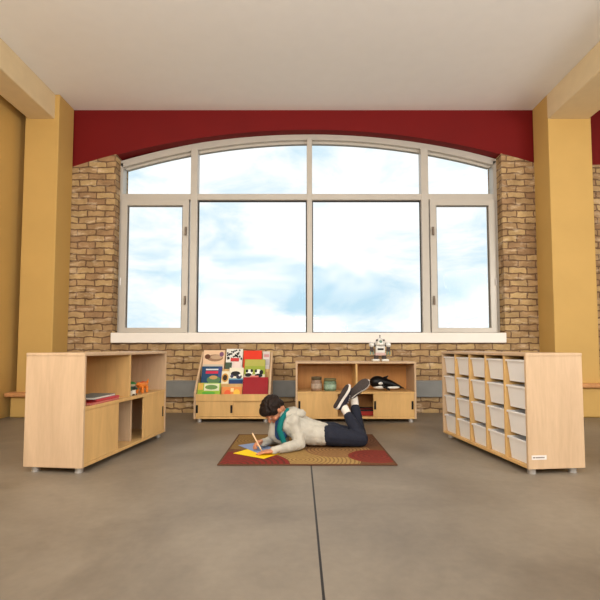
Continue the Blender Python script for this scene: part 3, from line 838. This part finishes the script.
# cuffs, trousers, socks
blob('cuff', [('c', wrN+V((.03, .022, .002)), .027, wrN+V((.004, .003, 0)), .026)], plain('cuff_grey', (150, 144, 132), .9), hoodie, .005, 2)
tr_ = [('c', P(.14, 3.46, .1), .066, hipN, .078), ('c', P(.14, 3.55, .1), .066, hipF, .078), ('c', hipN, .080, knN, .057), ('c', hipF, .080, knF, .057), ('c', hipN, .075, hipF, .075),
       ('e', P(.255, 3.46, .125), (.075, .06, .055)), ('e', P(.255, 3.56, .125), (.075, .06, .055))]
tr_ += [('c', knN, .057, knN.lerp(anN, .72), .040), ('c', knF, .057, knF.lerp(anF, .72), .040)]
blob('trousers', tr_, TROU, boy, .006, 4, .008, .05)
for kn, an in ((knN, anN), (knF, anF)):
    blob('sock', [('c', kn.lerp(an, .84), .033, an, .034)], SOCK, boy, .004, 2)

NAVY = plain('navy_canvas', (44, 40, 52), .7, 0, .1, 40); SOLE = plain('white_sole', (228, 222, 214), .5); OUT = plain('dark_outsole', (66, 58, 56), .7, 0, .2, 80)
def shoe(heel, a, n):
    """heel = underside of the heel, a = towards the toe, n = out of the sole"""
    a = a.normalized(); up = -(n-a*n.dot(a)).normalized(); s = up.cross(a)
    M = Matrix(((a.x, s.x, up.x, heel.x), (a.y, s.y, up.y, heel.y), (a.z, s.z, up.z, heel.z), (0, 0, 0, 1)))
    prof = [(0, .022), (.015, .033), (.06, .031), (.1, .034), (.14, .042), (.175, .040), (.2, .028), (.212, .010)]
    def slab(bm, z0, z1, k):
        L_ = [(x*1.0, w*k) for x, w in prof]
        ring = [(-.006*k, 0)]+[(x, -w) for x, w in L_]+[(.216*k, 0)]+[(x, w) for x, w in L_[::-1]]
        A = [bm.verts.new(M @ V((x, y, z0))) for x, y in ring]; B = [bm.verts.new(M @ V((x, y, z1))) for x, y in ring]
        bm.faces.new(A); bm.faces.new(B[::-1])
        for i in range(len(ring)): bm.faces.new((A[i], B[i], B[(i+1) % len(ring)], A[(i+1) % len(ring)]))
    bm = NB(); slab(bm, .004, .024, 1.02); so = obj('midsole', bm, SOLE, None)
    bm = NB(); slab(bm, -.001, .005, .97); ou = obj('outsole', bm, OUT, None)
    up_ = [('c', M @ V((.035, 0, .045)), .032, M @ V((.10, 0, .042)), .033), ('c', M @ V((.10, 0, .04)), .033, M @ V((.165, 0, .026)), .027), ('e', (.165, 0, .026), (.044, .037, .024), M),
           ('c', M @ V((.028, 0, .035)), .028, M @ V((.036, 0, .068)), .030)]
    u = blob('shoe', up_, NAVY, boy, .004, 3)
    so.parent = u; ou.parent = u
    bm = NB()
    for k in range(4):
        box(bm, (.085+k*.018, -.022, .073-k*.006), (.091+k*.018, .022, .079-k*.006), .002, mat=M)
    obj('lace', bm, SOLE, u)
shoe(P(.272, 3.60, .287), V((.52, .05, .85)), V((-.82, -.30, .48)))
shoe(P(.385, 3.665, .372), V((.80, 0, .60)), V((-.31, -.85, .39)))

# pencil held by the boy
d = (pen_top-pen_tip)
pc = thing('pencil', 'pale wooden pencil held upright in the right hand of the boy', 'pencil', pen_tip+O+V((0, 0, .0)))
pc.rotation_euler = d.to_track_quat('Z', 'Y').to_euler()
ln = d.length
bm = NB(); cyl(bm, (0, 0, .018), .0052, ln-.018, 6); obj('barrel', bm, plain('pencil_cream', (236, 206, 166), .5), pc)
bm = NB(); cyl(bm, (0, 0, .004), .0012, .014, 12, r2=.0052); obj('sharpened_tip', bm, plain('pencil_wood', (214, 170, 120), .7), pc)
bm = NB(); cyl(bm, (0, 0, 0), .0004, .0045, 8, r2=.0013); obj('lead', bm, BLACK, pc)

# ------------------------------------------------------------------ light
w = bpy.data.worlds.new('sky'); SC.world = w; w.use_nodes = True
nt = w.node_tree; bg = nt.nodes['Background']
tc = N(nt, 'ShaderNodeTexCoord')
sp = N(nt, 'ShaderNodeSeparateXYZ'); nt.links.new(tc.outputs['Generated'], sp.inputs[0])
mp = N(nt, 'ShaderNodeMapping'); mp.inputs['Scale'].default_value = (1.9, 1.9, 4.6); mp.inputs['Location'].default_value = (.9, .2, 1.3)
nt.links.new(tc.outputs['Generated'], mp.inputs['Vector'])
ns = N(nt, 'ShaderNodeTexNoise', Scale=2.1, Detail=7.0, Roughness=.56, Distortion=.35); nt.links.new(mp.outputs[0], ns.inputs['Vector'])
rp = N(nt, 'ShaderNodeValToRGB')
e = rp.color_ramp.elements
e[0].position = .33; e[0].color = (.60, .83, .97, 1)
e[1].position = .52; e[1].color = (1.12, 1.12, 1.12, 1)
x = e.new(.43); x.color = (.86, .98, 1.05, 1)
nt.links.new(ns.outputs['Fac'], rp.inputs['Fac'])
gr = N(nt, 'ShaderNodeMath', operation='GREATER_THAN'); gr.inputs[1].default_value = -.02; nt.links.new(sp.outputs['Z'], gr.inputs[0])
mg = N(nt, 'ShaderNodeMix', data_type='RGBA'); mg.inputs[6].default_value = (.10, .09, .08, 1)
nt.links.new(gr.outputs[0], mg.inputs[0]); nt.links.new(rp.outputs['Color'], mg.inputs[7])
nt.links.new(mg.outputs[2], bg.inputs['Color']); bg.inputs['Strength'].default_value = 1.0

def area(name, loc, target, size, power, col=(1, .965, .915)):
    l = bpy.data.lights.new(name, 'AREA'); l.energy = power; l.size = size[0]; l.size_y = size[1]; l.shape = 'RECTANGLE'; l.color = col
    o = bpy.data.objects.new(name, l); COL.objects.link(o); o.location = loc
    o.rotation_euler = (V(target)-V(loc)).to_track_quat('-Z', 'Y').to_euler(); return o
area('studio_lamp', (0, -1.3, 2.9), (0, 4.2, .4), (4.5, 1.6), 112)
area('studio_lamp', (4.6, .2, 1.9), (1.4, 4.7, .7), (2.2, 1.6), 128)
area('studio_lamp', (-2.6, -.2, 2.3), (1.0, 4.2, .4), (1.6, 1.4), 60)
area('ceiling_fill', (0, -.6, 1.3), (0, 1.0, 3.7), (2.5, 1.2), 84)  # unseen upward fill, added to whiten the ceiling and soften the light

# ------------------------------------------------------------------ camera
cam = bpy.data.cameras.new('camera'); co = bpy.data.objects.new('camera', cam); COL.objects.link(co)
cam.sensor_width = 36; cam.lens = 450/600*36
tl = math.atan(.055)
co.location = (0, 0, .758); co.rotation_euler = (math.pi/2+tl, 0, 0)
cam.shift_y = (48-450*.055)/600
cam.clip_start = .05
SC.camera = co
vs = SC.view_settings
SC.display_settings.display_device = 'sRGB'
vs.view_transform = 'Standard'; vs.look = 'None'; vs.gamma = 1; vs.use_curve_mapping = False; vs.exposure = 0
